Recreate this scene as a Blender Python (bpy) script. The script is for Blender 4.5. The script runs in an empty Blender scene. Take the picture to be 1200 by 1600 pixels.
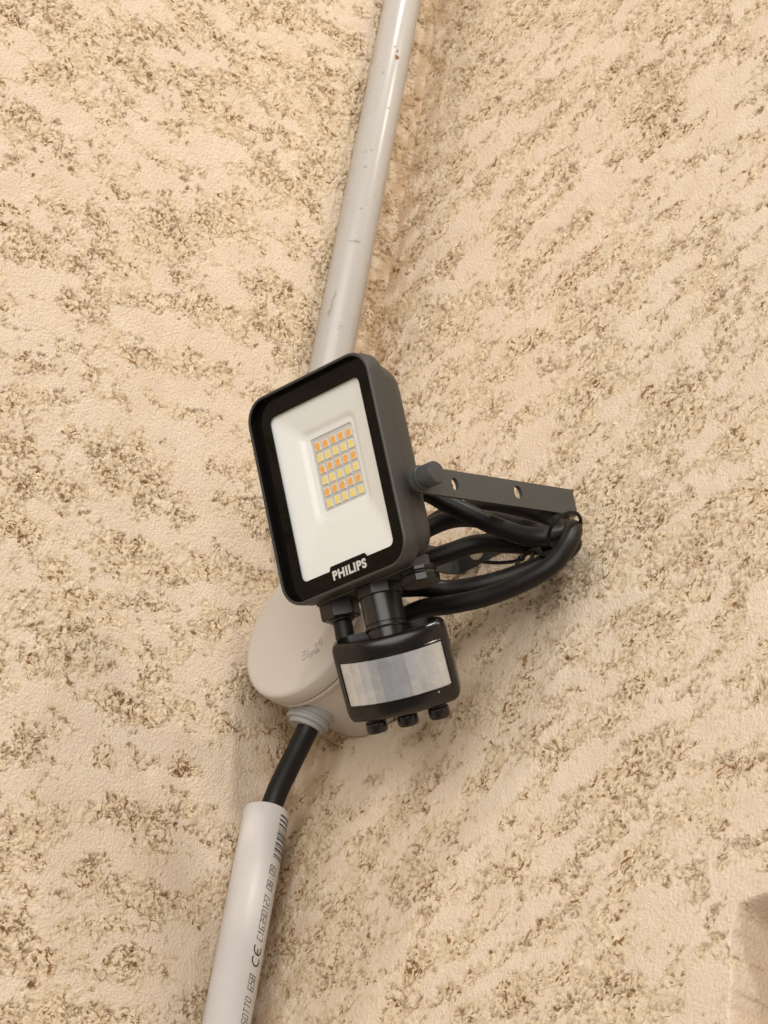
import bpy, bmesh, math, random
import numpy as np
from mathutils import Matrix, Vector

random.seed(4)
rad = math.radians
scene = bpy.context.scene
COL = scene.collection

# ------------------------------------------------------------------ camera
# World: z up, inside corner of the two walls on the z axis.
# wall_left is the plane y = 0 (room on the -y side), wall_right the plane x = 0 (room on the -x side).
PITCH, ROLL, YAW = rad(34.13), rad(9.898), rad(49.733)
CAM = Vector((-0.7722, -0.9473, -0.7090))
hz = Vector((math.cos(YAW), math.sin(YAW), 0)); zz = Vector((0, 0, 1))
vdir = math.cos(PITCH) * hz + math.sin(PITCH) * zz
r0 = Vector((math.sin(YAW), -math.cos(YAW), 0)); u0 = -math.sin(PITCH) * hz + math.cos(PITCH) * zz
rdir = math.cos(ROLL) * r0 + math.sin(ROLL) * u0
udir = -math.sin(ROLL) * r0 + math.cos(ROLL) * u0
cam = bpy.data.cameras.new('camera'); camo = bpy.data.objects.new('camera', cam); COL.objects.link(camo)
m = Matrix((rdir, udir, -vdir)).transposed().to_4x4(); m.translation = CAM
camo.matrix_world = m
cam.sensor_fit = 'VERTICAL'; cam.sensor_height = 36.0; cam.lens = 3800 / 1600 * 36.0
cam.clip_start = 0.02; cam.clip_end = 50
cam.dof.use_dof = True; cam.dof.focus_distance = 1.27; cam.dof.aperture_fstop = 34
scene.camera = camo

# ------------------------------------------------------------------ light
world = bpy.data.worlds.new('World'); scene.world = world; world.use_nodes = True
bg = world.node_tree.nodes['Background']
bg.inputs[0].default_value = (1.0, 0.965, 0.93, 1); bg.inputs[1].default_value = 0.13

def area(name, loc, target, size, power, col):
    l = bpy.data.lights.new(name, 'AREA'); l.shape = 'DISK'; l.size = size; l.energy = power; l.color = col
    o = bpy.data.objects.new(name, l); COL.objects.link(o); o.location = loc
    o.rotation_euler = (Vector(target) - Vector(loc)).to_track_quat('-Z', 'Y').to_euler()
    return o
area('key_lamp', (-1.9, -1.45, -0.15), (0, 0, 0), 2.4, 57, (1.0, 0.95, 0.88))
area('ceiling_lamp', (-1.10, -1.60, 2.7), (0, 0, 0), 0.36, 50, (1.0, 0.94, 0.86))
area('porch_lamp', (-0.06, -1.45, 1.35), (0, 0, 0.1), 0.12, 7, (1.0, 0.90, 0.76))

scene.view_settings.view_transform = 'Standard'
scene.view_settings.look = 'None'
scene.view_settings.exposure = 0.0
scene.view_settings.gamma = 1.0
scene.view_settings.use_curve_mapping = False
scene.cycles.use_denoising = True
scene.cycles.max_bounces = 8
scene.cycles.transparent_max_bounces = 8

# ------------------------------------------------------------------ helpers
def tag(o, label=None, cat=None, group=None, kind=None):
    if label: o['label'] = label
    if cat: o['category'] = cat
    if group: o['group'] = group
    if kind: o['kind'] = kind
    return o

def empty(name, mat):
    o = bpy.data.objects.new(name, None); COL.objects.link(o); o.empty_display_size = 0.02
    o.matrix_world = mat
    return o

class MB:
    """collects geometry for ONE mesh object"""
    def __init__(s): s.v = []; s.f = []; s.mi = []
    def add(s, vs, fs, mi=0):
        b = len(s.v); s.v += [tuple(p) for p in vs]
        for f in fs: s.f.append(tuple(i + b for i in f)); s.mi.append(mi)
    def loft(s, loops, cap0=True, cap1=True, mi=0):
        n = len(loops[0]); vs = [p for l in loops for p in l]; fs = []
        for k in range(len(loops) - 1):
            for i in range(n):
                j = (i + 1) % n
                fs.append((k*n + i, k*n + j, (k+1)*n + j, (k+1)*n + i))
        if cap0: fs.append(tuple(reversed(range(n))))
        if cap1: fs.append(tuple(range((len(loops)-1)*n, len(loops)*n)))
        s.add(vs, fs, mi)
    def lathe(s, prof, n=48, frame=None, cap0=True, cap1=True, mi=0):
        """prof: (radius, height) along local z; frame: 4x4"""
        loops = []
        for r, h in prof:
            l = [Vector((r*math.cos(2*math.pi*i/n), r*math.sin(2*math.pi*i/n), h)) for i in range(n)]
            loops.append([frame @ p for p in l] if frame is not None else l)
        s.loft(loops, cap0, cap1, mi)
    def tube(s, pts, rr, n=16, mi=0):
        pts = [Vector(p) for p in pts]; loops = []
        t = (pts[1]-pts[0]).normalized()
        a = t.cross(Vector((0.31, 0.2, 0.93))).normalized()
        for i, p in enumerate(pts):
            t = (pts[min(i+1, len(pts)-1)] - pts[max(i-1, 0)]).normalized()
            a = (a - t*a.dot(t)).normalized(); b = t.cross(a)
            r = rr[i] if isinstance(rr, (list, tuple)) else rr
            loops.append([p + r*(math.cos(2*math.pi*k/n)*a + math.sin(2*math.pi*k/n)*b) for k in range(n)])
        s.loft(loops, mi=mi)
    def box(s, c, h, mi=0):
        x, y, z = c; a, b, d = h
        vs = [(x+i*a, y+j*b, z+k*d) for k in (-1, 1) for j in (-1, 1) for i in (-1, 1)]
        s.add(vs, [(0,2,3,1), (4,5,7,6), (0,1,5,4), (2,6,7,3), (0,4,6,2), (1,3,7,5)], mi)
    def build(s, name, mats, parent=None, smooth=35, bevel=0, scale=1.0):
        me = bpy.data.meshes.new(name)
        me.from_pydata([tuple(c*scale for c in p) for p in s.v], [], s.f)
        for mm in (mats if isinstance(mats, (list, tuple)) else [mats]): me.materials.append(mm)
        me.polygons.foreach_set('material_index', s.mi)
        bm = bmesh.new(); bm.from_mesh(me); bmesh.ops.recalc_face_normals(bm, faces=bm.faces); bm.to_mesh(me); bm.free()
        if smooth:
            me.shade_smooth(); me.set_sharp_from_angle(angle=rad(smooth))
        o = bpy.data.objects.new(name, me); COL.objects.link(o)
        if parent: o.parent = parent
        if bevel:
            b = o.modifiers.new('bevel', 'BEVEL'); b.width = bevel*scale; b.segments = 3; b.limit_method = 'ANGLE'; b.angle_limit = rad(40)
            b.harden_normals = False
        return o

MM = 0.001
def rrect(hx, hy, r, z, n=8, cx=0, cy=0):
    out = []
    for sx, sy, a0 in ((1, 1, 0), (-1, 1, 90), (-1, -1, 180), (1, -1, 270)):
        for i in range(n + 1):
            a = rad(a0 + 90*i/n)
            out.append(Vector((cx + sx*(hx-r) + r*math.cos(a), cy + sy*(hy-r) + r*math.sin(a), z)))
    return out

def shape2d(loops, z0, z1):
    """solid plate between z0 and z1 from an outline with holes -> (verts, faces)"""
    cu = bpy.data.curves.new('tmp', 'CURVE'); cu.dimensions = '2D'; cu.fill_mode = 'BOTH'
    cu.extrude = (z1 - z0)/2
    for l in loops:
        sp = cu.splines.new('POLY'); sp.points.add(len(l)-1); sp.use_cyclic_u = True
        for p, q in zip(sp.points, l): p.co = (q[0], q[1], 0, 1)
    o = bpy.data.objects.new('tmp', cu)
    me = o.to_mesh()
    bm = bmesh.new(); bm.from_mesh(me); bmesh.ops.remove_doubles(bm, verts=bm.verts, dist=1e-5)
    vs = [(v.co.x, v.co.y, v.co.z + (z0+z1)/2) for v in bm.verts]; bm.verts.index_update()
    fs = [tuple(v.index for v in f.verts) for f in bm.faces]
    bm.free(); o.to_mesh_clear(); bpy.data.objects.remove(o); bpy.data.curves.remove(cu)
    return vs, fs

def text2d(s, offset=0.0, extrude=0.0):
    cu = bpy.data.curves.new('tmp', 'FONT'); cu.body = s; cu.space_character = 1.12; cu.offset = offset; cu.extrude = extrude; cu.resolution_u = 6
    o = bpy.data.objects.new('tmp', cu); COL.objects.link(o)
    bpy.context.view_layer.update()
    me = o.to_mesh()
    vs = [tuple(v.co) for v in me.vertices]; fs = [tuple(p.vertices) for p in me.polygons]
    o.to_mesh_clear(); bpy.data.objects.remove(o); bpy.data.curves.remove(cu)
    return vs, fs

def circ(cx, cy, r, n=24, ry=None, rot=0):
    ry = ry or r; out = []
    for i in range(n):
        a = 2*math.pi*i/n; x, y = r*math.cos(a), ry*math.sin(a)
        out.append((cx + x*math.cos(rot) - y*math.sin(rot), cy + x*math.sin(rot) + y*math.cos(rot)))
    return out

def spline(P, n=10):
    P = [Vector(p) for p in P]; out = []
    for i in range(len(P)-1):
        p0 = P[max(i-1, 0)]; p1 = P[i]; p2 = P[i+1]; p3 = P[min(i+2, len(P)-1)]
        # centripetal Catmull-Rom
        def tj(t, a, b): return t + max((b-a).length, 1e-5)**0.5
        if i == 0: p0 = p1 + (p1-p2)*0.5
        if i+2 > len(P)-1: p3 = p2 + (p2-p1)*0.5
        t0 = 0; t1 = tj(t0, p0, p1); t2 = tj(t1, p1, p2); t3 = tj(t2, p2, p3)
        for k in range(n):
            t = t1 + (t2-t1)*k/n
            A1 = p0*((t1-t)/(t1-t0)) + p1*((t-t0)/(t1-t0)); A2 = p1*((t2-t)/(t2-t1)) + p2*((t-t1)/(t2-t1)); A3 = p2*((t3-t)/(t3-t2)) + p3*((t-t2)/(t3-t2))
            B1 = A1*((t2-t)/(t2-t0)) + A2*((t-t0)/(t2-t0)); B2 = A2*((t3-t)/(t3-t1)) + A3*((t-t1)/(t3-t1))
            out.append(B1*((t2-t)/(t2-t1)) + B2*((t-t1)/(t2-t1)))
    out.append(P[-1])
    return out

# ------------------------------------------------------------------ materials
def new_mat(name):
    mt = bpy.data.materials.new(name); mt.use_nodes = True
    nt = mt.node_tree; return mt, nt, nt.nodes['Principled BSDF']

def plastic(name, col, rough, var=0.12, scale=60, bump=0.0, bscale=900, spec=0.5, dirt=None, dirt_amt=0.0, dscale=90):
    mt, nt, p = new_mat(name); N = nt.nodes; L = nt.links
    tc = N.new('ShaderNodeTexCoord')
    no = N.new('ShaderNodeTexNoise'); no.inputs['Scale'].default_value = scale; no.inputs['Detail'].default_value = 5
    L.new(tc.outputs['Object'], no.inputs['Vector'])
    mx = N.new('ShaderNodeMix'); mx.data_type = 'RGBA'
    mx.inputs[6].default_value = (*[c*(1-var) for c in col], 1); mx.inputs[7].default_value = (*[min(c*(1+var), 1) for c in col], 1)
    L.new(no.outputs['Fac'], mx.inputs[0]); out = mx.outputs[2]
    if dirt:
        n2 = N.new('ShaderNodeTexNoise'); n2.inputs['Scale'].default_value = dscale; n2.inputs['Detail'].default_value = 8; n2.inputs['Roughness'].default_value = 0.7
        L.new(tc.outputs['Object'], n2.inputs['Vector'])
        mr = N.new('ShaderNodeMapRange'); mr.inputs['From Min'].default_value = 0.62; mr.inputs['From Max'].default_value = 0.75; mr.inputs['To Max'].default_value = dirt_amt
        L.new(n2.outputs['Fac'], mr.inputs['Value'])
        m2 = N.new('ShaderNodeMix'); m2.data_type = 'RGBA'; m2.inputs[7].default_value = (*dirt, 1)
        L.new(mr.outputs[0], m2.inputs[0]); L.new(out, m2.inputs[6]); out = m2.outputs[2]
    L.new(out, p.inputs['Base Color'])
    rr = N.new('ShaderNodeMapRange'); rr.inputs['To Min'].default_value = rough*0.85; rr.inputs['To Max'].default_value = min(rough*1.2, 1)
    L.new(no.outputs['Fac'], rr.inputs['Value']); L.new(rr.outputs[0], p.inputs['Roughness'])
    p.inputs['Specular IOR Level'].default_value = spec
    if bump:
        n3 = N.new('ShaderNodeTexNoise'); n3.inputs['Scale'].default_value = bscale; n3.inputs['Detail'].default_value = 3
        L.new(tc.outputs['Object'], n3.inputs['Vector'])
        bp = N.new('ShaderNodeBump'); bp.inputs['Strength'].default_value = bump; bp.inputs['Distance'].default_value = 0.0002
        L.new(n3.outputs['Fac'], bp.inputs['Height']); L.new(bp.outputs[0], p.inputs['Normal'])
    return mt

M = {}
M['housing'] = plastic('grey_powder_coat', (0.041, 0.039, 0.037), 0.48, 0.10, 40, 0.25, 1600, dirt=(0.12, 0.10, 0.085), dirt_amt=0.18)
M['bracket'] = plastic('bracket_powder_coat', (0.058, 0.059, 0.056), 0.5, 0.12, 40, 0.3, 1600, dirt=(0.14, 0.12, 0.095), dirt_amt=0.2)
M['bolt'] = plastic('bolt_cap_plastic', (0.046, 0.048, 0.050), 0.42, 0.1, 60)
M['print'] = plastic('black_glass_print', (0.0045, 0.0036, 0.0030), 0.05, 0.3, 50, spec=0.12)
M['black'] = plastic('black_plastic', (0.006, 0.0052, 0.005), 0.30, 0.25, 80, 0.15, 1200)
M['sensor'] = plastic('sensor_plastic', (0.0085, 0.007, 0.006), 0.26, 0.2, 50, 0.1, 1400)
M['neck'] = plastic('neck_plastic', (0.014, 0.013, 0.0125), 0.27, 0.2, 50)
M['cable'] = plastic('black_rubber', (0.0065, 0.0055, 0.005), 0.45, 0.3, 120, 0.35, 700, spec=0.28, dirt=(0.07, 0.055, 0.04), dirt_amt=0.25, dscale=160)
M['reflector'] = plastic('white_reflector', (0.87, 0.87, 0.87), 0.32, 0.01, 40)
M['pcb'] = plastic('white_pcb', (0.60, 0.58, 0.57), 0.45, 0.05, 200)
M['chipbody'] = plastic('led_case', (0.82, 0.79, 0.73), 0.4, 0.02, 200)
M['orange'] = plastic('orange_phosphor', (0.95, 0.45, 0.11), 0.35, 0.06, 500)
M['yellow'] = plastic('yellow_phosphor', (0.93, 0.73, 0.24), 0.35, 0.06, 500)
M['solder'] = plastic('board_marks', (0.28, 0.25, 0.24), 0.4, 0.1, 300)
M['letter'] = plastic('silver_print', (0.62, 0.60, 0.57), 0.5, 0.05, 300)
M['box'] = plastic('box_plastic', (0.54, 0.505, 0.465), 0.5, 0.05, 25, 0.25, 1500, dirt=(0.24, 0.19, 0.14), dirt_amt=0.22, dscale=35)
M['grommet'] = plastic('grommet_rubber', (0.36, 0.36, 0.355), 0.55, 0.08, 60)
M['pipe_old'] = plastic('weathered_conduit', (0.46, 0.44, 0.42), 0.27, 0.03, 30, dirt=(0.20, 0.15, 0.10), dirt_amt=0.55, dscale=75)
M['pipe_new'] = plastic('conduit_plastic', (0.60, 0.575, 0.565), 0.42, 0.025, 30, dirt=(0.40, 0.33, 0.27), dirt_amt=0.2, dscale=60)
M['ink'] = plastic('grey_ink', (0.055, 0.055, 0.06), 0.6, 0.3, 400)
M['metal'] = plastic('zinc_steel', (0.55, 0.52, 0.46), 0.3, 0.1, 200); M['metal'].node_tree.nodes['Principled BSDF'].inputs['Metallic'].default_value = 1
M['plug'] = plastic('cream_plug', (0.72, 0.66, 0.52), 0.5, 0.08, 200)
M['rust'] = plastic('rust_brown', (0.22, 0.09, 0.03), 0.8, 0.3, 500)

def glass_mat():
    mt, nt, p = new_mat('clear_glass'); N = nt.nodes; L = nt.links
    N.remove(p)
    tr = N.new('ShaderNodeBsdfTransparent'); tr.inputs[0].default_value = (0.97, 0.975, 0.97, 1)
    gl = N.new('ShaderNodeBsdfGlossy'); gl.inputs['Roughness'].default_value = 0.04
    fr = N.new('ShaderNodeFresnel'); fr.inputs[0].default_value = 1.22
    ge = N.new('ShaderNodeNewGeometry'); iv = N.new('ShaderNodeMath'); iv.operation = 'SUBTRACT'; iv.inputs[0].default_value = 1.0; L.new(ge.outputs['Backfacing'], iv.inputs[1])
    ml = N.new('ShaderNodeMath'); ml.operation = 'MULTIPLY'; L.new(fr.outputs[0], ml.inputs[0]); L.new(iv.outputs[0], ml.inputs[1])
    mx = N.new('ShaderNodeMixShader'); L.new(ml.outputs[0], mx.inputs[0]); L.new(tr.outputs[0], mx.inputs[1]); L.new(gl.outputs[0], mx.inputs[2])
    L.new(mx.outputs[0], N['Material Output'].inputs[0]); return mt
M['glass'] = glass_mat()

def lens_mat():
    mt, nt, p = new_mat('milky_lens'); N = nt.nodes; L = nt.links
    at = N.new('ShaderNodeAttribute'); at.attribute_name = 'tint'
    tc = N.new('ShaderNodeTexCoord'); nz = N.new('ShaderNodeTexNoise'); nz.inputs['Scale'].default_value = 150; nz.inputs['Detail'].default_value = 3; nz.inputs['Distortion'].default_value = 1.0
    L.new(tc.outputs['Object'], nz.inputs['Vector'])
    mr = N.new('ShaderNodeMapRange'); mr.inputs['From Min'].default_value = 0.3; mr.inputs['From Max'].default_value = 0.7; mr.inputs['To Min'].default_value = 0.90; mr.inputs['To Max'].default_value = 1.07
    L.new(nz.outputs['Fac'], mr.inputs['Value'])
    mm = N.new('ShaderNodeVectorMath'); mm.operation = 'SCALE'; L.new(at.outputs['Color'], mm.inputs[0]); L.new(mr.outputs[0], mm.inputs['Scale'])
    L.new(mm.outputs[0], p.inputs['Base Color'])
    p.inputs['Roughness'].default_value = 0.18
    p.inputs['Subsurface Weight'].default_value = 0.35
    p.inputs['Subsurface Radius'].default_value = (1, 1, 1); p.inputs['Subsurface Scale'].default_value = 0.002
    return mt
M['lens'] = lens_mat()

def wall_mat():
    mt, nt, p = new_mat('scratched_render'); N = nt.nodes; L = nt.links
    def attr(n):
        a = N.new('ShaderNodeAttribute'); a.attribute_name = n; return a.outputs['Fac']
    tc = N.new('ShaderNodeTexCoord')
    def noise(sc, det=4, rough=0.5):
        n = N.new('ShaderNodeTexNoise'); n.inputs['Scale'].default_value = sc; n.inputs['Detail'].default_value = det; n.inputs['Roughness'].default_value = rough
        L.new(tc.outputs['Object'], n.inputs['Vector']); return n.outputs['Fac']
    def rng(x, a, b, c=0.0, d=1.0):
        r = N.new('ShaderNodeMapRange'); r.inputs['From Min'].default_value = a; r.inputs['From Max'].default_value = b
        r.inputs['To Min'].default_value = c; r.inputs['To Max'].default_value = d; L.new(x, r.inputs['Value']); return r.outputs[0]
    def math_(op, a, b):
        mnode = N.new('ShaderNodeMath'); mnode.operation = op
        for i, x in enumerate((a, b)):
            if isinstance(x, float): mnode.inputs[i].default_value = x
            else: L.new(x, mnode.inputs[i])
        mnode.use_clamp = op != 'SUBTRACT'
        return mnode.outputs[0]
    def mix(f, a, b):
        mx = N.new('ShaderNodeMix'); mx.data_type = 'RGBA'
        L.new(f, mx.inputs[0])
        for i, x in ((6, a), (7, b)):
            if isinstance(x, tuple): mx.inputs[i].default_value = (*x, 1)
            else: L.new(x, mx.inputs[i])
        return mx.outputs[2]
    rough = attr('rough'); dirt = attr('dirt'); stain_shade = attr('stain_shade')
    flat = mix(rng(noise(28, 5), 0.35, 0.65), (0.755, 0.615, 0.48), (0.80, 0.67, 0.535))
    torn = mix(rng(noise(140, 4), 0.35, 0.65), (0.75, 0.60, 0.415), (0.82, 0.69, 0.515))
    c = mix(rough, flat, torn)
    c = mix(stain_shade, c, (0.44, 0.27, 0.13))  # brown stains, plus shade painted into the corner and recess
    # grime lodged in the tears, broken up finely
    br = rng(noise(900, 3, 0.6), 0.36, 0.56)
    d1 = math_('MULTIPLY', dirt, math_('ADD', math_('MULTIPLY', br, 0.6), 0.4))
    c = mix(math_('MULTIPLY', d1, 0.9), c, (0.28, 0.135, 0.038))
    pqa = N.new('ShaderNodeAttribute'); pqa.attribute_name = 'pq'; pqv = pqa.outputs['Vector']
    # fine curled tears, only where the surface is torn
    def lines(sc, dist, w, gsc, g0, g1, amt, cc):
        n = N.new('ShaderNodeTexNoise'); n.inputs['Scale'].default_value = sc; n.inputs['Detail'].default_value = 1.5; n.inputs['Distortion'].default_value = dist
        L.new(pqv, n.inputs['Vector'])
        ab = N.new('ShaderNodeMath'); ab.operation = 'ABSOLUTE'; L.new(math_('SUBTRACT', n.outputs['Fac'], 0.5), ab.inputs[0])
        f = math_('MULTIPLY', rng(ab.outputs[0], w, w*0.35), math_('MULTIPLY', math_('MULTIPLY', rng(noise(gsc, 1), g0, g1), rng(noise(62, 2), 0.36, 0.56)), rng(rough, 0.35, 0.85)))
        return mix(math_('MULTIPLY', f, amt), cc, (0.235, 0.105, 0.026))
    c = lines(150, 0.7, 0.044, 300, 0.49, 0.55, 0.92, c)
    c = lines(260, 0.6, 0.050, 340, 0.51, 0.57, 0.9, c)
    L.new(c, p.inputs['Base Color'])
    p.inputs['Roughness'].default_value = 0.85; p.inputs['Specular IOR Level'].default_value = 0.25
    hsum = math_('ADD', math_('MULTIPLY', noise(620, 5, 0.62), 0.62), math_('MULTIPLY', math_('MULTIPLY', noise(360, 5, 0.65), rough), 0.65))
    bp = N.new('ShaderNodeBump'); bp.inputs['Strength'].default_value = 1.0; bp.inputs['Distance'].default_value = 0.0024
    L.new(hsum, bp.inputs['Height']); L.new(bp.outputs[0], p.inputs['Normal'])
    return mt
M['wall'] = wall_mat()

# ------------------------------------------------------------------ walls (torn, trowelled render as real relief)
class Noise:
    def __init__(s, seed):
        rg = np.random.RandomState(seed); s.p = np.tile(rg.permutation(512), 3)
        a = rg.rand(512)*2*np.pi; s.gx = np.cos(a).astype(np.float32); s.gy = np.sin(a).astype(np.float32)
    def __call__(s, x, y):
        xi = np.floor(x).astype(np.int64); yi = np.floor(y).astype(np.int64)
        xf = (x-xi).astype(np.float32); yf = (y-yi).astype(np.float32); xi &= 511; yi &= 511
        u = xf*xf*xf*(xf*(xf*6-15)+10); v = yf*yf*yf*(yf*(yf*6-15)+10)
        def g(i, j, fx, fy):
            h = s.p[s.p[i] + j] & 511; return s.gx[h]*fx + s.gy[h]*fy
        i1 = (xi+1) & 511; j1 = (yi+1) & 511
        a = g(xi, yi, xf, yf); b = g(i1, yi, xf-1, yf); c = g(xi, j1, xf, yf-1); d = g(i1, j1, xf-1, yf-1)
        return ((a + u*(b-a)) + v*((c + u*(d-c)) - (a + u*(b-a))))*1.41

def sst(a, b, x):
    t = np.clip((x-a)/(b-a), 0, 1); return t*t*(3-2*t)

def render_relief(s, z, seed, bias):
    """s: mm to the right along the wall, z: mm up -> height (mm, + towards the room), rough, dirt, stain"""
    n = [Noise(seed*31 + k) for k in range(18)]
    ang = rad(23); p = s*math.cos(ang) + z*math.sin(ang); q = -s*math.sin(ang) + z*math.cos(ang)
    wx = 5.5*n[0](p/17, q/13) + 2.4*n[1](p/5.2, q/4.6) + 0.9*n[16](p/2.1, q/2.1)
    wy = 4.5*n[2](p/17, q/13) + 2.4*n[3](p/5.2, q/4.6) + 0.9*n[17](p/2.1, q/2.1)
    P = p + wx; Q = q + wy
    F = 0.78*n[4](P/50, Q/21) + 0.60*n[5](P/22, Q/11) + 0.45*n[6](P/9, Q/6) + 0.40*n[14](p/150, q/110) + 0.34*n[13](s/4.6, z/4.2) + bias
    rough = sst(-0.28, 0.36, F)                                # torn where F is high
    edge = np.exp(-((F - 0.02)/0.13)**2)
    # granular torn surface: soft lumps of 3 to 6 mm
    X = s + 0.8*wx; Y = z + 0.8*wy
    lump = 0.70*n[7](X/6.0, Y/5.4) + 0.50*n[8](X/3.0, Y/2.8) + 0.25*n[9](X/1.7, Y/1.7)
    # squiggling tears
    def ridge(nn, sc, w, ox=0): return sst(1-w, 1-0.3*w, 1 - np.abs(nn((s+1.0*wx)/sc + ox, (z+1.0*wy)/sc)))
    g1 = sst(-0.04, 0.14, n[10](s/8, z/8)); g2 = sst(0.0, 0.18, n[15](s/5.6, z/5.6)); g3 = sst(0.04, 0.22, n[11](s/7 + 9, z/7))
    T = np.maximum(ridge(n[11], 5.8, 0.105)*g1, ridge(n[12], 4.2, 0.12)*g2); T = np.maximum(T, ridge(n[13], 7.6, 0.085, 3)*g3)
    dens = sst(-0.25, 0.35, n[5](s/34 + 4, z/30))
    T = T*np.clip((0.30 + 0.85*dens)*rough + 0.6*edge*dens, 0, 1)
    spot = 0.8*sst(0.60, 0.68, n[9](s/2.6 + 7, z/2.6 + 3))*np.clip(0.9*rough*dens + 0.3*edge, 0, 1)
    T = np.clip(np.maximum(T, spot), 0, 1)
    h = 0.9*n[14](s/130 + 5, z/130) + 0.30*n[4](P/24, Q/14)*(1-rough) + 0.18*n[0](s/9, z/9)
    h = h + rough*(-0.45 + 0.92*lump) - 1.35*T
    h = h + 0.10*n[8](s/1.5, z/1.4)*(1-rough)
    # grime sits in the tears; the corner band is grime with shade painted in
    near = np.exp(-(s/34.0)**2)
    dirt = np.clip(T*(0.80 + 0.5*n[5](s/30, z/40)), 0, 1)
    stain_shade = np.clip(rough*dens*(0.03 + 0.14*n[6](s/16, z/16)) + 0.55*near*sst(-0.55, 0.3, n[12](s/9, z/16)), 0, 0.7)
    pq = np.stack([(p + 0.5*wx)/1.55 + seed*400, q + 0.5*wy, z*0], -1)
    return h, rough, dirt, stain_shade, pq

def grid_axis(lo, hi, f0, f1, step):
    fine = list(np.arange(f0, f1 + step*0.5, step)); out = list(fine)
    a = fine[0]; st = step
    while a > lo: st = min(st*1.35, 9.0); a -= st; out.insert(0, a)
    a = fine[-1]; st = step
    while a < hi: st = min(st*1.35, 9.0); a += st; out.append(a)
    return np.array(out)

def make_wall(name, side, seed, s_axis, z_axis, label):
    S, Z = np.meshgrid(s_axis, z_axis)
    h, rough, dirt, stain_shade, pq = render_relief(S.astype(np.float64), Z.astype(np.float64), seed, 0.10 if side == 'L' else 0.13)
    if side == 'R':
        # shallow recess with softened arrises at the lower right
        nn = Noise(77); jit = 2.4*nn(S*0 + 3.3, Z/19) + 0.9*nn(S*0 + 8.1, Z/7) + 0.28*nn(S/0.9, Z/4.5)
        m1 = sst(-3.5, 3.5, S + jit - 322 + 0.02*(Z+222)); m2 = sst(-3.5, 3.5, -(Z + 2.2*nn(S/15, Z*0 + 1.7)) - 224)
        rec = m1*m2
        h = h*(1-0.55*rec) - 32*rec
        rough = rough*(1-0.8*rec); dirt = dirt*(1-0.8*rec); stain_shade = stain_shade*(1-rec) + 0.30*rec  # recess tinted browner, its shade put into the colour
    ny, nx = S.shape
    co = np.empty((ny*nx, 3), np.float32)
    if side == 'L': co[:, 0] = S.ravel()*MM; co[:, 1] = -h.ravel()*MM; co[:, 2] = Z.ravel()*MM
    else: co[:, 0] = -h.ravel()*MM; co[:, 1] = -S.ravel()*MM; co[:, 2] = Z.ravel()*MM
    idx = np.arange(ny*nx).reshape(ny, nx)
    quads = np.stack([idx[:-1, :-1], idx[:-1, 1:], idx[1:, 1:], idx[1:, :-1]], -1).reshape(-1, 4).astype(np.int32)
    me = bpy.data.meshes.new(name); nq = len(quads)
    me.vertices.add(ny*nx); me.vertices.foreach_set('co', co.ravel())
    me.loops.add(nq*4); me.loops.foreach_set('vertex_index', quads.ravel())
    me.polygons.add(nq); me.polygons.foreach_set('loop_start', np.arange(0, nq*4, 4, dtype=np.int32))
    me.update(calc_edges=True)
    for nm, arr in (('rough', rough), ('dirt', dirt), ('stain_shade', stain_shade)):
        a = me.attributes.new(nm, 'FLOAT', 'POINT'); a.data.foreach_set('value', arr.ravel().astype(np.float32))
    a = me.attributes.new('pq', 'FLOAT_VECTOR', 'POINT'); a.data.foreach_set('vector', (pq*MM).astype(np.float32).ravel())
    me.shade_smooth(); me.materials.append(M['wall'])
    o = bpy.data.objects.new(name, me); COL.objects.link(o)
    tag(o, label, None, None, 'structure')
    return o

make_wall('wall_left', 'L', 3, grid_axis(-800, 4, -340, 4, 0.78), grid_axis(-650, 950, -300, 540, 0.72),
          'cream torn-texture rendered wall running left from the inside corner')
ax = grid_axis(-4, 800, -4, 362, 0.82); ax = np.sort(np.concatenate([ax[(ax < 315) | (ax > 330)], np.arange(315.3, 329.9, 0.24)]))
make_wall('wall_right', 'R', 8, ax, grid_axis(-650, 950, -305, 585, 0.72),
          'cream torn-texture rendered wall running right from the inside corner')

# ------------------------------------------------------------------ conduits
RP = 0.0125
def pipe_mesh(z0, z1, n=56):
    mb = MB(); ri = RP - 0.0018
    prof = [(ri, z0), (RP-0.0004, z0), (RP, z0+0.0004), (RP, z1-0.0004), (RP-0.0004, z1), (ri, z1)]
    # outer, ends and bore: a closed ring profile
    loops = [[Vector((r*math.cos(2*math.pi*i/n), r*math.sin(2*math.pi*i/n), h)) for i in range(n)] for r, h in prof]
    loops.append(loops[0])
    mb.loft(loops, False, False); return mb

up = empty('conduit_pipe', Matrix.Translation((-0.0443, -0.0142, 0)))
tag(up, 'upper light grey plastic conduit rising from behind the lamp to the picture top', 'conduit pipe', 'grey conduits in the corner')
pipe_mesh(0.075, 0.9).build('tube', M['pipe_old'], up, smooth=50)
lo = empty('conduit_pipe', Matrix.Translation((-0.0275, -0.0142, 0)))
tag(lo, 'lower light grey plastic conduit with printed numbers and barcode, black cable entering its open top', 'conduit pipe', 'grey conduits in the corner')
pipe_mesh(-0.62, -0.108).build('tube', M['pipe_new'], lo, smooth=50)

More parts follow.
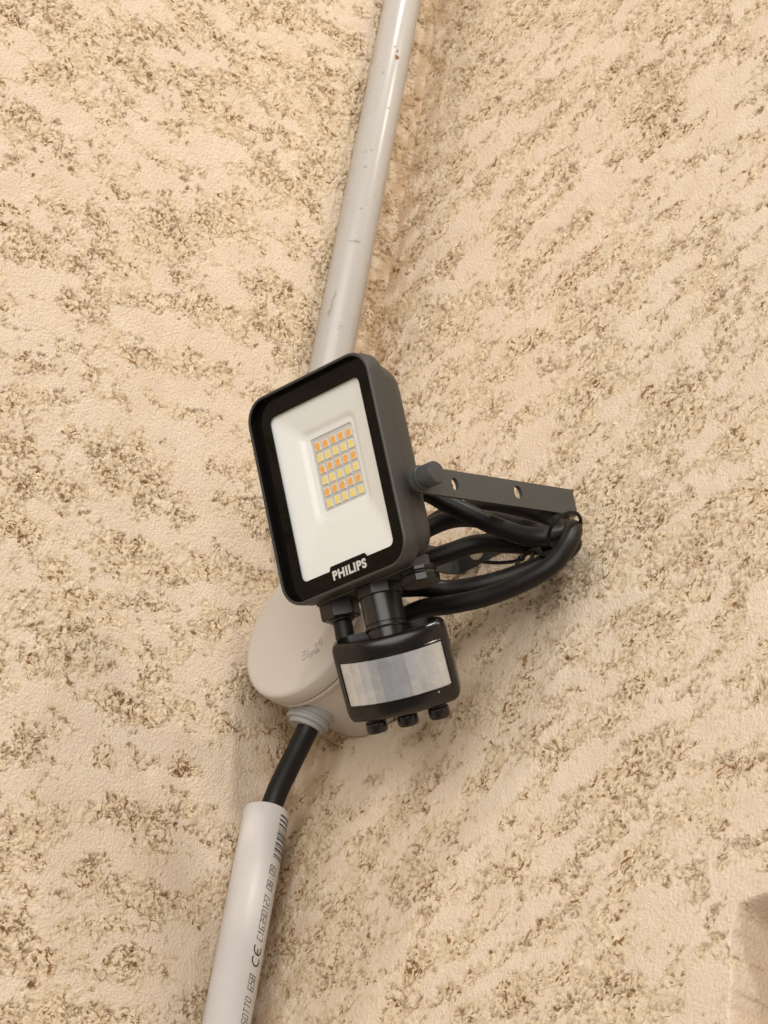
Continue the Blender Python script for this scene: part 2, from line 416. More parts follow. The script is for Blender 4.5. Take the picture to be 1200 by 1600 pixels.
# stroke lettering wrapped on the lower conduit
G = {'0': [[(0,0),(0,6),(4,6),(4,0),(0,0)]], '1': [[(1,5),(2.4,6),(2.4,0)]], '2': [[(0,6),(4,6),(4,3),(0,3),(0,0),(4,0)]],
     '3': [[(0,6),(4,6),(4,0),(0,0)], [(1,3),(4,3)]], '5': [[(4,6),(0,6),(0,3.3),(4,3.3),(4,0),(0,0)]],
     '6': [[(4,6),(0,6),(0,0),(4,0),(4,3),(0,3)]], '7': [[(0,6),(4,6),(1.6,0)]], '8': [[(0,0),(0,6),(4,6),(4,0),(0,0)], [(0,3),(4,3)]],
     '9': [[(0,0),(4,0),(4,6),(0,6),(0,3),(4,3)]], 'C': [[(4,6),(0.6,6),(0,5.2),(0,0.8),(0.6,0),(4,0)]],
     'S': [[(4,5.4),(3.4,6),(0.6,6),(0,5.3),(0,3.7),(0.6,3),(3.4,3),(4,2.3),(4,0.7),(3.4,0),(0.6,0),(0,0.6)]],
     'O': [[(0.6,0),(0,0.8),(0,5.2),(0.6,6),(3.4,6),(4,5.2),(4,0.8),(3.4,0),(0.6,0)]], 'T': [[(0,6),(4,6)], [(2,6),(2,0)]],
     ':': [[(1.8,1.2),(1.8,2.0)], [(1.8,4.0),(1.8,4.8)]],
     'c': [[(4 - 3.2 + 3.2*math.cos(rad(a)), 3 + 3.0*math.sin(rad(a))) for a in range(70, 291, 20)]],
     'e': [[(4 - 3.2 + 3.2*math.cos(rad(a)), 3 + 3.0*math.sin(rad(a))) for a in range(70, 291, 20)], [(-2.3, 3), (0.4, 3)]],
     'B': [[(0,0),(0,6),(3,6),(3.8,5.2),(3.8,3.9),(3,3.1),(0,3.1)], [(3,3.1),(4,2.3),(4,0.8),(3.2,0),(0,0)]], 'L': [[(0,6),(0,0),(3.6,0)]],
     'M': [[(0,0),(0,6),(2.2,2.4),(4.4,6),(4.4,0)]], 'I': [[(2,0),(2,6)]], 'P': [[(0,0),(0,6),(4,6),(4,3),(0,3)]]}
def ribbons(poly, w):
    """quads for a polyline of width w, with extended ends"""
    out = []
    for a, b in zip(poly[:-1], poly[1:]):
        dx, dy = b[0]-a[0], b[1]-a[1]; l = math.hypot(dx, dy)
        k = max(1, int(l/1.0)); tx, ty = dx/l, dy/l; nx, ny = -ty*w/2, tx*w/2
        a2 = (a[0]-tx*w/2, a[1]-ty*w/2); b2 = (b[0]+tx*w/2, b[1]+ty*w/2)
        for i in range(k):
            f0, f1 = i/k, (i+1)/k
            p0 = (a2[0]+(b2[0]-a2[0])*f0, a2[1]+(b2[1]-a2[1])*f0); p1 = (a2[0]+(b2[0]-a2[0])*f1, a2[1]+(b2[1]-a2[1])*f1)
            out.append([(p0[0]+nx, p0[1]+ny), (p1[0]+nx, p1[1]+ny), (p1[0]-nx, p1[1]-ny), (p0[0]-nx, p0[1]-ny)])
    return out
to_cam = Vector((-0.624, -0.782)); to_right = Vector((0.782, -0.624))
def on_pipe(z, arc, lift=0.00010, theta0=46):
    """arc: metres round the pipe, positive towards the viewer's left (letter tops)"""
    th = rad(theta0) - arc/RP; n = math.cos(th)*to_cam + math.sin(th)*to_right
    return (n.x*(RP+lift), n.y*(RP+lift), z)
def pipe_text(txt, z0, z1, height, w, slant=0.14, glyph_w=None):
    mb = MB(); pitch = (z1-z0)/len(txt); sc_h = height/6; sc_w = pitch*0.66/4; lift = 0.00010
    for i, ch in enumerate(txt):
        if ch == ' ': continue
        for poly in G[ch]:
            pl = [((x + slant*y)*sc_w + z0 + i*pitch, (y-3)*sc_h) for x, y in poly]
            for quad in ribbons([(a*1000, b*1000) for a, b in pl], w*1000):
                lift += 2e-7
                mb.add([on_pipe(a/1000, b/1000, lift) for a, b in quad], [(0, 1, 2, 3)])
    return mb
pipe_text('SOTTO 658', -0.2338, -0.2055, 0.0042, 0.00042).build('printed_text', M['ink'], lo, smooth=0)
pipe_text('C16390127 08:09', -0.1865, -0.1425, 0.0042, 0.00042).build('printed_text', M['ink'], lo, smooth=0)
pipe_text('ce', -0.1985, -0.1860, 0.0052, 0.00085, 0.0).build('printed_text', M['ink'], lo, smooth=0)
mb = MB(); z = -0.138; rb = random.Random(3)
while z < -0.1130:
    w = rb.choice([0.00035, 0.0005, 0.0008, 0.0011]); a0, a1 = -0.0085, 0.0016
    k = 8
    for i in range(k):
        b0 = a0 + (a1-a0)*i/k; b1 = a0 + (a1-a0)*(i+1)/k
        mb.add([on_pipe(z, b0), on_pipe(z+w, b0), on_pipe(z+w, b1), on_pipe(z, b1)], [(0, 1, 2, 3)])
    z += w + rb.choice([0.0005, 0.0007, 0.0011, 0.0016])
mb.build('barcode', M['ink'], lo, smooth=0)
# rust spot and paint nick on the upper conduit
mb = MB()
def blot(z, th, rz, ra, seed):
    rr = random.Random(seed); pts = []
    for i in range(14):
        a = 2*math.pi*i/14; k = rr.uniform(0.65, 1.2)
        pts.append(on_pipe(z + rz*k*math.sin(a), ra*k*math.cos(a), 0.00012, th))
    mb.add(pts, [tuple(range(14))])
blot(0.446, 18, 0.0022, 0.0016, 1); blot(0.4515, 16, 0.0016, 0.0005, 2)
mb.build('rust_spot', M['rust'], up, smooth=0)
scuff = plastic('scuff', (0.31, 0.27, 0.23), 0.7, 0.3, 500)
for zq, th, rz, ra, sd in ((0.230, -30, 0.0065, 0.0006, 5), (0.224, -34, 0.0035, 0.0009, 6), (0.238, -25, 0.0030, 0.0006, 7), (0.282, -2, 0.0006, 0.0035, 8), (0.283, 8, 0.0006, 0.0025, 9), (0.36, -3, 0.0007, 0.0008, 10), (0.455, 5, 0.0008, 0.0009, 11), (0.43, -14, 0.0012, 0.0006, 12), (0.40, 22, 0.0007, 0.0008, 13), (0.345, -12, 0.0006, 0.0014, 14), (0.31, 0, 0.0006, 0.0009, 15)):
    mb = MB(); blot(zq, th, rz, ra, sd); mb.build('scuff_mark', scuff, up, smooth=0)

# ------------------------------------------------------------------ junction box on the right wall
# local frame: z axis points away from the right wall (-x world), x axis = -y world (towards picture right), y axis = up
bxm = Matrix(((0, 0, -1, 0.0), (-1, 0, 0, -0.056), (0, 1, 0, -0.0165), (0, 0, 0, 1)))
jb = empty('junction_box', bxm)
tag(jb, 'round grey plastic junction box on the wall behind the flood light, lid embossed', 'junction box')
mb = MB(); mb.lathe([(41.0, 0.5), (41.6, 3), (43.2, 44), (43.4, 46.2), (45.6, 46.8), (45.9, 48.0), (45.4, 49.2), (43.0, 49.4), (43.0, 51)], 72, cap0=True)
body = mb.build('box_body', M['box'], jb, smooth=40, scale=MM)
mb = MB(); mb.lathe([(44.0, 50.2), (45.9, 50.2), (46.3, 50.8), (46.1, 58.4), (45.7, 59.4), (44.9, 59.95), (43, 60.15), (20, 60.4)], 72)
lid = mb.build('lid', M['box'], jb, smooth=50, scale=MM)

# embossed outline lettering on the lid
def lid_text(txt, x0, y0, ang, pitch, height, w, wr, lift, outline):
    mb = MB(); ca, sa = math.cos(ang), math.sin(ang); k = 0
    for i, ch in enumerate(txt):
        if ch == ' ': continue
        for poly in G[ch]:
            pl = [(x*wr/4 + i*pitch, y*height/6) for x, y in poly]
            if outline:
                def off(d):
                    o_ = []
                    for j in range(len(pl)):
                        p0 = pl[max(j-1, 0)]; p1 = pl[min(j+1, len(pl)-1)]; tx, ty = p1[0]-p0[0], p1[1]-p0[1]; l = math.hypot(tx, ty) or 1
                        o_.append((pl[j][0] - ty/l*d, pl[j][1] + tx/l*d))
                    return o_
                A_, B_ = off(w*0.5), off(-w*0.5); quads = ribbons(A_, 0.24) + ribbons(B_, 0.24) + ribbons([A_[0], B_[0]], 0.24) + ribbons([A_[-1], B_[-1]], 0.24)
            else: quads = ribbons(pl, w)
            for quad in quads:
                k += 1; hh = 61.05 + lift + 0.002*k
                q3 = [(x0 + a*ca - b*sa, y0 + a*sa + b*ca) for a, b in quad]
                mb.add([(a, b, 59.8) for a, b in q3] + [(a, b, hh) for a, b in q3], [(4, 5, 6, 7), (0, 1, 5, 4), (1, 2, 6, 5), (2, 3, 7, 6), (3, 0, 4, 7)])
    return mb
lid_text('BLM', 5.8, -26.6, rad(24), 5.0, 5.2, 0.62, 3.6, -0.30, False).build('embossed_letters', M['box'], lid, smooth=0, scale=MM)
lid_text('IP', 10.6, -27.6, rad(24), 1.6, 1.5, 0.35, 1.1, -0.35, False).build('embossed_letters', M['box'], lid, smooth=0, scale=MM)
lid_text('55', 15.0, -25.8, rad(24), 1.6, 1.5, 0.35, 1.1, -0.35, False).build('embossed_letters', M['box'], lid, smooth=0, scale=MM)
# stepped rubber grommet at the lower left of the box, pointing down to the lower conduit
ga = rad(18)   # lean towards the corner
gd = Vector((-math.sin(ga), -math.cos(ga), 0))        # box local direction
gz = gd; gx = Vector((0, 0, 1)); gy = gz.cross(gx)
gm = Matrix((gx, gy, gz)).transposed().to_4x4(); gm.translation = gd*38 + Vector((0, 0, 33))
mb = MB(); mb.lathe([(13.2, 0), (13.2, 6.0), (12.6, 6.6), (11.6, 6.8), (11.6, 8.6), (12.2, 9.0), (12.2, 10.2), (11.6, 10.8), (9.8, 11.0), (9.8, 12.8), (9.2, 13.4), (5.4, 13.6)], 48, gm)
mb.build('rubber_grommet', M['grommet'], jb, smooth=30, scale=MM)

def at_jb(p): return bxm @ (Vector(p)*MM)
gtip = at_jb(gd*46 + Vector((0, 0, 33)))
gend = at_jb(gd*58 + Vector((0, 0, 33)))
mb = MB()
mb.tube(spline([(-0.033, -0.0425, -0.0570), (-0.033, -0.0432, -0.0645), (-0.032, -0.0368, -0.0760), (-0.0305, -0.0285, -0.0882), (-0.0292, -0.0215, -0.1000), (-0.0285, -0.0182, -0.1110), (-0.0280, -0.0165, -0.125), (-0.0275, -0.0150, -0.15)], 10), 0.0060, 20)
c = mb.build('supply_cable', M['cable'], None)
tag(c, 'short thick black cable running from the junction box down into the lower conduit', 'cable')

# ------------------------------------------------------------------ flood light
TILT = rad(28.6)
eX = Vector((0, -1, 0)); eY = Vector((-math.sin(TILT), 0, math.cos(TILT))); eZ = Vector((-math.cos(TILT), 0, -math.sin(TILT)))
lm = Matrix((eX, eY, eZ)).transposed().to_4x4(); lm.translation = Vector((-0.132, -0.145, 0))
fl = empty('flood_light', lm)
tag(fl, 'dark grey LED flood light with white reflector and hanging motion sensor on a bracket', 'flood light')
def LW(a, b, c): return lm @ (Vector((a, b, c))*MM)

mb = MB()
mb.loft([rrect(43.2, 55.2, 11.6, -0.4), rrect(43.2, 55.2, 11.6, 3.9), rrect(43.5, 55.5, 11.9, 4.5), rrect(44.3, 56.2, 12.7, 4.6), rrect(44.9, 56.8, 13.3, 4.1), rrect(45.1, 57.0, 13.5, 3.3),
         rrect(45.1, 57.0, 13.5, -5.6), rrect(44.5, 56.4, 13.0, -6.6), rrect(42.6, 54.2, 12.0, -6.9)], False, False)
for i in range(len(rrect(1, 1, .1, 0))): mb.mi[i] = 1
housing = mb.build('housing', [M['housing'], M['print']], fl, smooth=32, scale=MM)
mb = MB()
mb.loft([rrect(42.9, 54.0, 12.5, -6.3, 10), rrect(42.6, 53.6, 13, -10, 10), rrect(42.0, 53, 13.5, -16, 10), rrect(40.9, 51.8, 14, -20.5, 10), rrect(38.6, 49.4, 14, -23.6, 10), rrect(35.2, 46, 13, -25.4, 10), rrect(30, 40, 10, -26, 10)], False, True)
mb.build('back_cover', M['housing'], housing, smooth=50, scale=MM)
for i in range(7):
    mb = MB(); mb.box((-24 + i*8, 2, -28), (0.9, 34, 3.2)); mb.build('cooling_fin', M['housing'], housing, smooth=0, bevel=0.5, scale=MM)
# flat bottom strip carrying gland, neck and plug
mb = MB(); mb.loft([rrect(35.0, 9.0, 3.5, z, 6, 0, 0) for z in (-50, -57.4)]); 
mb.v = [(x, z, y - 15.6) for x, y, z in mb.v]
mb.build('terminal_plate', M['housing'], housing, smooth=30, bevel=0.6, scale=MM)

# glass front: black printed border with a logo tab, clear window
wl = []
R_, HX, HY = 3.4, 33.0, 45.0
win = [(p.x, p.y) for p in rrect(HX, HY, R_, 0, 6)]
# insert the raised logo tab in the bottom edge (between lower-left and lower-right corners)
out = []
for i, p in enumerate(win):
    out.append(p)
    if i == 3*7 - 1:   # after the lower-left corner arc
        out += [(-13.4, -45.0), (-13.0, -44.6), (-12.4, -43.2), (-11.8, -42.8), (12.2, -42.8), (12.8, -43.2), (13.6, -44.6), (14.0, -45.0)]
vs, fs = shape2d([[(p.x, p.y) for p in rrect(43.25, 55.25, 11.6, 0, 10)], out], -0.35, 0.0)
mb = MB(); mb.add(vs, fs); gcov = mb.build('glass_border', M['print'], fl, smooth=0, scale=MM)
mb = MB(); mb.loft([rrect(33.4, 45.4, 3.6, -0.30), rrect(33.4, 45.4, 3.6, -0.12)])
mb.build('glass_pane', M['glass'], fl, smooth=0, scale=MM)
vs, fs = text2d('PHILIPS', 0.045)
xs = [v[0] for v in vs]; ys = [v[1] for v in vs]; x0, x1, y0, y1 = min(xs), max(xs), min(ys), max(ys)
mb = MB(); mb.add([((x-x0)/(x1-x0)*24.2 - 11.6, (y-y0)/(y1-y0)*5.0 - 50.4, 0.06) for x, y, _ in vs], fs)
mb.build('logo_lettering', M['letter'], gcov, smooth=0, scale=MM)

# reflector and LED board
PX, PY = 0.6, 7.3
def rl(hx, hy, r, z, k): return rrect(hx, hy, r, z, 8, PX*k, PY*k)
mb = MB()
mb.loft([rl(37, 49, 5, -0.7, 0), rl(36, 48, 5, -1.0, 0.03), rl(21.4, 26.4, 4.5, -4.6, 0.9), rl(19.6, 24.4, 4.2, -5.4, 0.97), rl(18.3, 23.0, 3.8, -6.6, 1), rl(17.4, 22.0, 3.4, -7.0, 1), rl(15.9, 20.4, 2.2, -7.0, 1), rl(15.3, 19.8, 1.6, -7.2, 1), rl(15.1, 19.6, 1.5, -8.2, 1)], False, False)
mb.build('reflector', M['reflector'], fl, smooth=38, scale=MM)
mb = MB(); mb.loft([rl(16, 20.5, 1.5, -9.2, 1), rl(16, 20.5, 1.5, -8.0, 1)])
board = mb.build('led_board', M['pcb'], fl, smooth=0, scale=MM)
mb = MB()
for yy in (-15.6, -9.2, -2.6, 4, 10.4, 16.2):
    mb.box((PX-13.2, PY+yy, -7.97), (0.35, 0.8, 0.04)); mb.box((PX-12.0, PY+yy-1.4, -7.97), (0.5, 0.2, 0.04)); mb.box((PX-12.9, PY+yy+1.5, -7.97), (0.6, 0.14, 0.04))
mb.build('board_marks', M['solder'], board, smooth=0, scale=MM)
mb = MB()
for k in range(5): mb.box((PX+0.6, 6.8+15.5-6.2*k-3.1, -7.985), (12.6, 0.10, 0.03))
for k in range(4): mb.box((1.3-11.4+5.7*k+2.85, 6.8, -7.982), (0.10, 17.5, 0.03))
mb.build('solder_lines', plastic('trace', (0.53, 0.51, 0.50), 0.4, 0.05), board, smooth=0, scale=MM)
chips = {}
for kind in ('orange', 'yellow'):
    mb = MB()
    mb.box((0, 0, 0.30), (1.95, 2.15, 0.40), 0); mb.loft([rrect(1.62, 1.82, 0.4, 0.70, 3), rrect(1.62, 1.82, 0.4, 0.76, 3)], False, True, 1)
    o = mb.build('led_chip', [M['chipbody'], M[kind]], board, smooth=0, scale=MM); chips[kind] = o.data; bpy.data.objects.remove(o)
for r in range(6):
    for c_ in range(5):
        o = bpy.data.objects.new('led_chip', chips['orange' if r % 2 == 0 else 'yellow']); COL.objects.link(o); o.parent = board
        o.location = Vector((1.3 + 5.7*(c_-2) + random.uniform(-.08, .08), 6.8 + 6.2*(2.5-r) + random.uniform(-.08, .08), -7.98))*MM
        o.rotation_euler.z = random.uniform(-.03, .03)

# sensor neck, collar, gland, plug under the lamp (local -y is down)
def down(a, b, c):      # lathe frame whose z axis is lamp-down
    m4 = Matrix(((1, 0, 0, a), (0, 0, -1, b), (0, 1, 0, c), (0, 0, 0, 1))); return m4
NA, NC = 2.1, -17.0
mb = MB(); oct_ = [Vector((12.6*math.cos(rad(22.5+45*i)), 12.6*math.sin(rad(22.5+45*i)), 0)) for i in range(8)]
mb.loft([[down(NA, 0, NC) @ Vector((p.x, p.y, h)) for p in oct_] for h in (56.5, 62.8)])
mb.build('neck_collar', M['black'], fl, smooth=0, bevel=0.7, scale=MM)
mb = MB(); mb.lathe([(10.2, 62), (10.7, 62.6), (10.6, 77.0), (10.2, 77.4), (10.2, 78.0), (11.1, 78.4), (11.3, 79.4), (10.9, 80.2), (10.2, 80.4), (9.6, 92)], 48, down(NA, 0, NC))
mb.build('sensor_neck', M['neck'], fl, smooth=30, scale=MM)
GA, GC = -27.0, -17.0
mb = MB(); hexa = [Vector((10.6*math.cos(rad(60*i+8)), 10.6*math.sin(rad(60*i+8)), 0)) for i in range(6)]
mb.loft([[down(GA, 0, GC) @ Vector((p.x*k, p.y*k, h)) for p in hexa] for k, h in ((1, 57), (1, 65.2), (0.93, 66.2))])
mb.lathe([(7.2, 66), (6.8, 67.4), (5.6, 67.8)], 32, down(GA, 0, GC))
mb.build('cable_gland', M['black'], fl, smooth=25, bevel=0.4, scale=MM)
PA, PC = 31.0, -16.5
mb = MB(); mb.lathe([(9.6, 56.5), (9.6, 58.8), (8.9, 59.1), (8.9, 59.9), (9.8, 60.2), (10.3, 61.0), (10.3, 64.2), (9.6, 65.2)], 12, down(PA, 0, PC))
mb.build('vent_plug', M['black'], fl, smooth=20, bevel=0.3, scale=MM)

# motion sensor: D-shaped head turned 35 degrees about the neck
PSI = rad(35); DEL = rad(22)     # turned about the neck, nodding down
sX = Vector((math.cos(PSI), 0, -math.sin(PSI))); sF = Vector((math.sin(PSI), 0, math.cos(PSI))); sU = Vector((0, 1, 0))
sY = math.cos(DEL)*sU + math.sin(DEL)*sF; sZ = math.cos(DEL)*sF - math.sin(DEL)*sU
SC = Vector((NA - 0.9, -100.6, NC)) - sF*7.2
def sens(x, y, z):      # sensor local (x width, y up, z front) -> lamp local mm
    return SC + float(x)*sX + float(y)*sY + float(z)*sZ
def front_z(x): return 15.5 + math.sqrt(max(42.0**2 - x*x, 0)) - 42.0
def d_plan(inset, n=22):
    """plan outline, counter-clockwise from the right rear"""
    hw = 29.8 - inset; pts = []
    zr = -15 + inset
    rc = 7.0
    xs = [hw*math.sin(t) for t in np.linspace(math.pi/2*0.86, -math.pi/2*0.86, n)]
    zf = [front_z(x) - inset for x in xs]
    k = 8
    pts += [(hw - rc + rc*math.cos(a), zr + rc + rc*math.sin(a)) for a in np.linspace(-math.pi/2, 0, k)]
    zc = zf[0]
    pts += [(hw, zc - 6.0), (hw - 0.05, zc - 3.2)]
    pts += list(zip(xs, zf))
    pts += [(-hw + 0.05, zc - 3.2), (-hw, zc - 6.0)]
    pts += [(-hw + rc + rc*math.cos(a), zr + rc + rc*math.sin(a)) for a in np.linspace(math.pi, 3*math.pi/2, k)]
    return pts
mb = MB(); H2 = 21.4
prof = [(6.0, -H2), (3.4, -H2+0.35), (1.6, -H2+1.4), (0.5, -H2+3.4), (0.1, -H2+6), (0, 0), (0.1, H2-6), (0.4, H2-3.2), (1.4, H2-1.2), (3.0, H2-0.25), (3.7, H2-0.1), (4.3, H2-3.2), (9.0, H2-4.0)]
mb.loft([[sens(x, y, z) for x, z in d_plan(i)] for i, y in prof])
sensor = mb.build('motion_sensor', M['sensor'], fl, smooth=45, scale=MM)
# lens: faceted milky window, three tiers of narrow segments, framed by a raised lip
NX, tiers = 11, [(-11.3, -4.4), (-4.4, 2.6), (2.6, 11.2)]
vs, fs, cols = [], [], []
rl_ = random.Random(12)
XL = 26.4
colmul = [rl_.uniform(0.82, 1.10) for _ in range(11)]
for ti, (y0, y1) in enumerate(tiers):
    for i in range(NX):
        x0 = -XL + 2*XL*i/NX; x1 = -XL + 2*XL*(i+1)/NX
        cmid = abs((i - (NX-1)/2)/((NX-1)/2)); base = Vector((0.34, 0.355, 0.385)).lerp(Vector((0.55, 0.52, 0.49)), cmid**1.5)
        if ti == 0 and i in (2, 3, 6, 7): base = base.lerp(Vector((0.50, 0.46, 0.45)), 0.4)
        base = base*colmul[i]*rl_.uniform(0.965, 1.035)
        K, J = 6, 6; off = rl_.uniform(-1, 1)
        for a in range(K):
            for b in range(J):
                q = []
                for da, db in ((0, 0), (1, 0), (1, 1), (0, 1)):
                    xx = x0 + (x1-x0)*(a+da)/K; yy = y0 + (y1-y0)*(b+db)/J
                    uu = (a+da)/K - 0.5; vv = (b+db)/J - 0.5
                    ring = 0.10*math.sin(9*math.hypot(uu + 0.25*off, (vv - 0.4)*1.2)*3)
                    z = front_z(xx) + 0.05 + 0.6*(0.25 - uu*uu)*4*0.6 + ring*0.55*(1-(2*abs(uu))**4)*(1-(2*abs(vv))**4)
                    q.append(sens(xx, yy, z))
                n0 = len(vs); vs += q; fs.append((n0, n0+1, n0+2, n0+3)); cols.append(base)
mb = MB(); mb.add(vs, fs)
lens = mb.build('lens', M['lens'], sensor, smooth=0, scale=MM)
ca = lens.data.attributes.new('tint', 'FLOAT_COLOR', 'FACE')
ca.data.foreach_set('color', np.array([(*c, 1) for c in cols], np.float32).ravel())
lens.data.shade_smooth(); 
bm = bmesh.new(); bm.from_mesh(lens.data); bmesh.ops.remove_doubles(bm, verts=bm.verts, dist=2e-6); bm.to_mesh(lens.data); bm.free(); lens.data.set_sharp_from_angle(angle=rad(14))
mb = MB(); loop = []
XF, YF = XL + 0.2, 11.5
path = [(x, -YF) for x in np.linspace(-XF, XF, 24)] + [(XF, y) for y in np.linspace(-YF, YF, 8)[1:-1]] + [(x, YF) for x in np.linspace(XF, -XF, 24)] + [(-XF, y) for y in np.linspace(YF, -YF, 8)[1:-1]]
def ring(dx, dz): return [sens(x*(1+dx/XF), (y if False else y*(1+dx/YF)), front_z(x) + dz) for x, y in path]
mb.loft([ring(1.1, -0.3), ring(0.7, 0.42), ring(0.15, 0.5), ring(-0.1, 0.1)], False, False)
mb.build('lens_frame', M['sensor'], sensor, smooth=50, scale=MM)
for i in (-1, 0, 1):
    mb = MB(); c0 = sens(16.4*i, 0, 3.5)
    fr = Matrix((sX, sZ, -sY)).transposed().to_4x4(); fr.translation = c0
    mb.lathe([(5.4, 19.2), (5.4, 20.6), (4.4, 21.0), (4.3, 22.0), (5.3, 22.6), (5.5, 23.4), (5.5, 27.0), (4.9, 28.0), (3.2, 28.2)], 28, fr)
    mb.build('adjustment_knob', M['black'], sensor, smooth=35, scale=MM)
mb = MB(); mb.lathe([(0.5, 0), (0.45, 0.35), (0.1, 0.45)], 12, Matrix.Translation(sens(19.5, -13.4, front_z(19.5)-0.2)))
mb.build('indicator_dot', M['letter'], sensor, smooth=30, scale=MM)

# mounting bracket: a bent strip, right arm with its holes, the foot against the right wall (built in world space, stored in lamp space)
inv = lm.inverted()
wd = Vector((-0.426, 0, 0.9047)); HWID = 7.3*MM; TH = 1.1*MM
RPv = Vector((-0.1143, -0.1935, -0.0077)); RBv = Vector((-0.0014, -0.1935, 0.0455)); LBv = Vector((-0.0032, -0.1085, 0.0368)); LPv = Vector((-0.1143, -0.0965, -0.0077))
ad = (RBv - RPv).normalized(); ln = (RBv - RPv).length
mb = MB()
# flat outline of the right arm in its own plane: u along the arm, w across
cut = ln - 4*MM
ol = [(cut*1000, -7.3)] + [(cut*1000, 7.3)] + [(7.3*math.cos(rad(a)), 7.3*math.sin(rad(a))) for a in np.linspace(90, 270, 15)]
ol = [(cut*1000, 7.3)] + [(7.3*math.cos(rad(a)), 7.3*math.sin(rad(a))) for a in np.linspace(90, 270, 15)] + [(cut*1000, -7.3)]
slot = [(26.5 + 0*1, 0)]
vs, fs = shape2d([ol, circ(25.8, -0.2, 2.6, 24, 3.6), circ(76.0, 0.6, 3.3, 24, 3.9)], -1.1, 1.1)
pl = Matrix((ad, wd, ad.cross(wd))).transposed().to_4x4(); pl.translation = RPv
mb.add([(inv @ (pl @ (Vector(v)*MM))) for v in vs], fs)
# bend, foot, bend, left arm
def arcpts(p, a, b, r, n=7):
    """round the corner p between directions towards a and b"""
    d1 = (a-p).normalized(); d2 = (b-p).normalized(); P1 = p + d1*r; P2 = p + d2*r
    return [P1*(1-t)**2 + p*2*t*(1-t) + P2*t*t for t in np.linspace(0, 1, n)]
path = [RPv + ad*cut] + arcpts(RBv, RPv, LBv, 3.6*MM) + arcpts(LBv, RBv, LPv, 3.6*MM) + [LPv]
loops = []
for i, p in enumerate(path):
    t = (path[min(i+1, len(path)-1)] - path[max(i-1, 0)]).normalized()
    n_ = wd.cross(t).normalized()
    if i == 0: n_ = wd.cross(ad).normalized()
    w_ = t.cross(n_).normalized()
    if w_.dot(wd) < 0: w_ = -w_
    loops.append([inv @ (p + w_*HWID*sw + n_*TH*sn) for sw, sn in ((1, 1), (1, -1), (-1, -1), (-1, 1))])
mb.loft(loops)
brk = mb.build('mounting_bracket', M['bracket'], fl, smooth=25)
for sx in (1, -1):
    pm = Matrix(((0, 0, sx, sx*49.3), (0, 1, 0, 0), (-sx, 0, 0, 0), (0, 0, 0, 1)))
    pv = (inv @ (RPv if sx > 0 else LPv))*1000
    pm.translation = Vector((sx*49.6, pv.y, pv.z))
    kl = 1.0 if sx > 0 else 0.3
    mb = MB(); mb.lathe([(6.5, 0), (6.5, 1.5*kl), (6.0, 1.8*kl), (5.9, 2.4*kl), (6.1, 2.7*kl), (6.0, 10.2*kl), (5.6, 10.9*kl), (4, 11.1*kl)], 40, pm)
    mb.build('pivot_cap', M['bolt'], fl, smooth=30, scale=MM)
# steel screw seen in the arm's slot
sp = RPv + ad*25.8*MM + Vector((0, 0.0022, 0))
mb = MB(); q = inv @ sp*1
fr = Matrix(((0, 0, 1, q.x*1000), (0, 1, 0, q.y*1000), (-1, 0, 0, q.z*1000), (0, 0, 0, 1)))
mb.lathe([(2.3, -6)] + [(2.3 - 0.35*(k % 2), -5 + 0.5*k) for k in range(10)] + [(1.6, 0.4)], 16, fr)
mb.build('steel_screw', M['metal'], fl, smooth=30, scale=MM)
# fixing screw with pale washer on the foot
fv = LBv.lerp(RBv, 0.19) + Vector((-0.0016, 0, -0.0015)); q = (inv @ fv)*1000
nrm = (lm.to_3x3().inverted() @ (-ad)).normalized(); fr = nrm.to_track_quat('Z', 'Y').to_matrix().to_4x4(); fr.translation = q
mb = MB(); mb.lathe([(4.4, -1), (4.4, 0.5), (4.0, 0.9), (1.6, 0.9), (1.2, 0.3)], 28, fr)
mb.build('fixing_screw', M['plug'], brk, smooth=30, scale=MM)

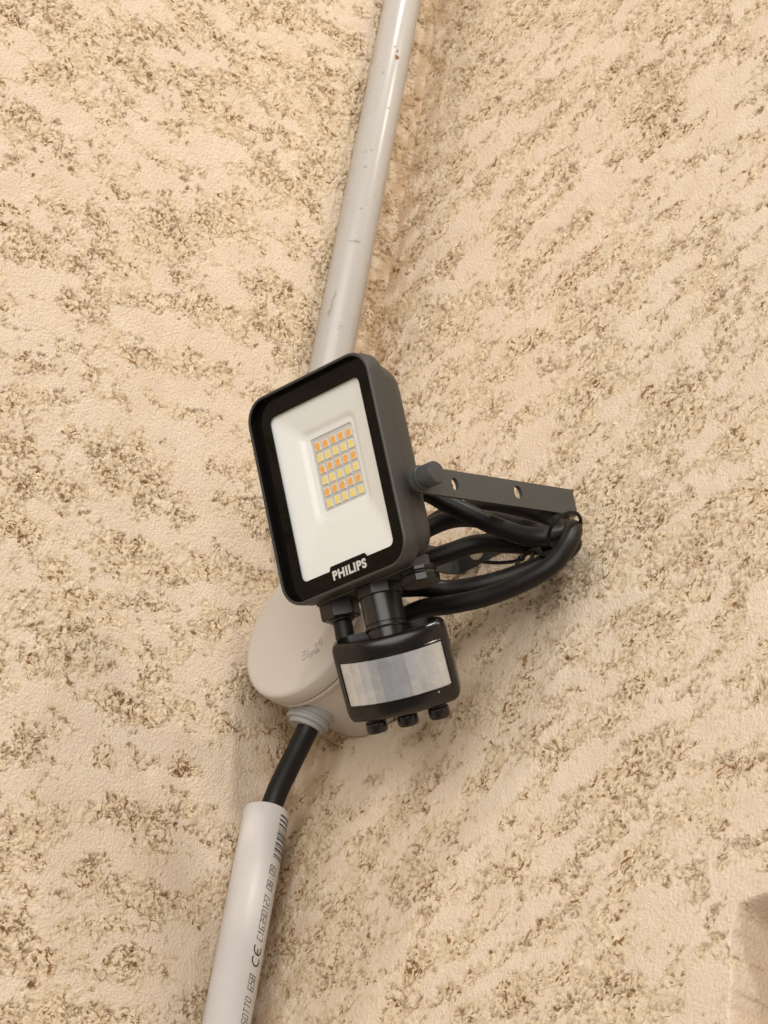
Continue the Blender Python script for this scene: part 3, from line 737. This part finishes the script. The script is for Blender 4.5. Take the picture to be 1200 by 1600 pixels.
# ------------------------------------------------------------------ coiled lamp cable and its tie
P = [LW(GA, -62, GC), LW(GA, -70, GC), LW(GA, -80, GC), (-0.070, -0.1230, -0.0760), (-0.062, -0.1270, -0.0730), (-0.057, -0.1225, -0.0500), (-0.0565, -0.1340, -0.0380), (-0.0545, -0.1490, -0.0358),
     (-0.052, -0.1604, -0.0369), (-0.045, -0.1807, -0.0348), (-0.040, -0.2020, -0.0300), (-0.036, -0.2160, -0.0225), (-0.0325, -0.2215, -0.0105), (-0.028, -0.2200, 0.0025), (-0.0260, -0.2160, 0.0055),
     (-0.0290, -0.2145, 0.0012), (-0.036, -0.2095, -0.0030), (-0.041, -0.1987, -0.0010), (-0.047, -0.1850, 0.0058), (-0.055, -0.1729, 0.0130), (-0.065, -0.1627, 0.0188), (-0.075, -0.1523, 0.0246),
     (-0.084, -0.128, 0.022), (-0.080, -0.108, 0.002), (-0.074, -0.116, -0.018), (-0.068, -0.1330, -0.0255),
     (-0.060, -0.1475, -0.0258), (-0.050, -0.1564, -0.0248), (-0.040, -0.1741, -0.0217), (-0.030, -0.1909, -0.0144), (-0.0225, -0.2064, -0.0060), (-0.0165, -0.2095, 0.0050),
     (-0.0175, -0.2001, 0.0103), (-0.0265, -0.1816, 0.0190), (-0.035, -0.1618, 0.0267), (-0.040, -0.1419, 0.0320), (-0.045, -0.1305, 0.0283), (-0.055, -0.1200, 0.0140), (-0.060, -0.1230, -0.0050),
     (-0.055, -0.1380, -0.0035), (-0.048, -0.1500, 0.0020), (-0.040, -0.1620, 0.0078), (-0.033, -0.1787, 0.0060), (-0.026, -0.1950, 0.0030), (-0.0165, -0.2020, 0.0080),
     (-0.0125, -0.1949, 0.0220), (-0.0165, -0.1810, 0.0340), (-0.022, -0.1640, 0.0425), (-0.028, -0.1446, 0.0455), (-0.036, -0.1250, 0.0400), (-0.038, -0.1050, 0.0260), (-0.034, -0.0900, 0.0130)]
mb = MB(); mb.tube(spline(P, 9), 0.0051, 20)
c = mb.build('lamp_cable', M['cable'], None)
tag(c, 'black round cable of the flood light, coiled in loops beside the bracket', 'cable')
tie = MB()
ctr = Vector((-0.033, -0.2190, 0.0000))
ringp = []
for i in range(25):
    a = 2*math.pi*i/24
    ringp.append(ctr + Vector((0.0, -0.72, 0.69))*0.0105*math.cos(a) + Vector((0.93, 0.25, 0.26))*0.0120*math.sin(a))
tie.tube(ringp, 0.0010, 8)
for pts in ([(-0.0330, -0.2040, -0.0100), (-0.031, -0.1990, -0.0028), (-0.030, -0.1902, -0.0032), (-0.030, -0.1860, -0.0049), (-0.030, -0.1734, -0.0024), (-0.030, -0.1592, 0.0031)],
            [(-0.030, -0.1894, -0.0037), (-0.030, -0.1844, -0.0068), (-0.030, -0.1864, -0.0139), (-0.030, -0.1916, -0.0126), (-0.031, -0.1975, -0.0042), (-0.032, -0.2034, -0.0088), (-0.030, -0.2091, -0.0117)]):
    tie.tube(spline(pts, 8), 0.0010, 8)
for p_ in ((-0.030, -0.1870, -0.0045), (-0.030, -0.1955, -0.0033)):
    mb_l = [(0.0003, -0.0016), (0.0017, -0.001), (0.002, 0), (0.0016, 0.001), (0.0003, 0.0016)]
    tie.lathe(mb_l, 10, Matrix.Translation(p_))
c = tie.build('cable_tie', M['cable'], None)
tag(c, 'thin black wire tie knotted round the cable coil, loose ends hanging', 'cable tie')
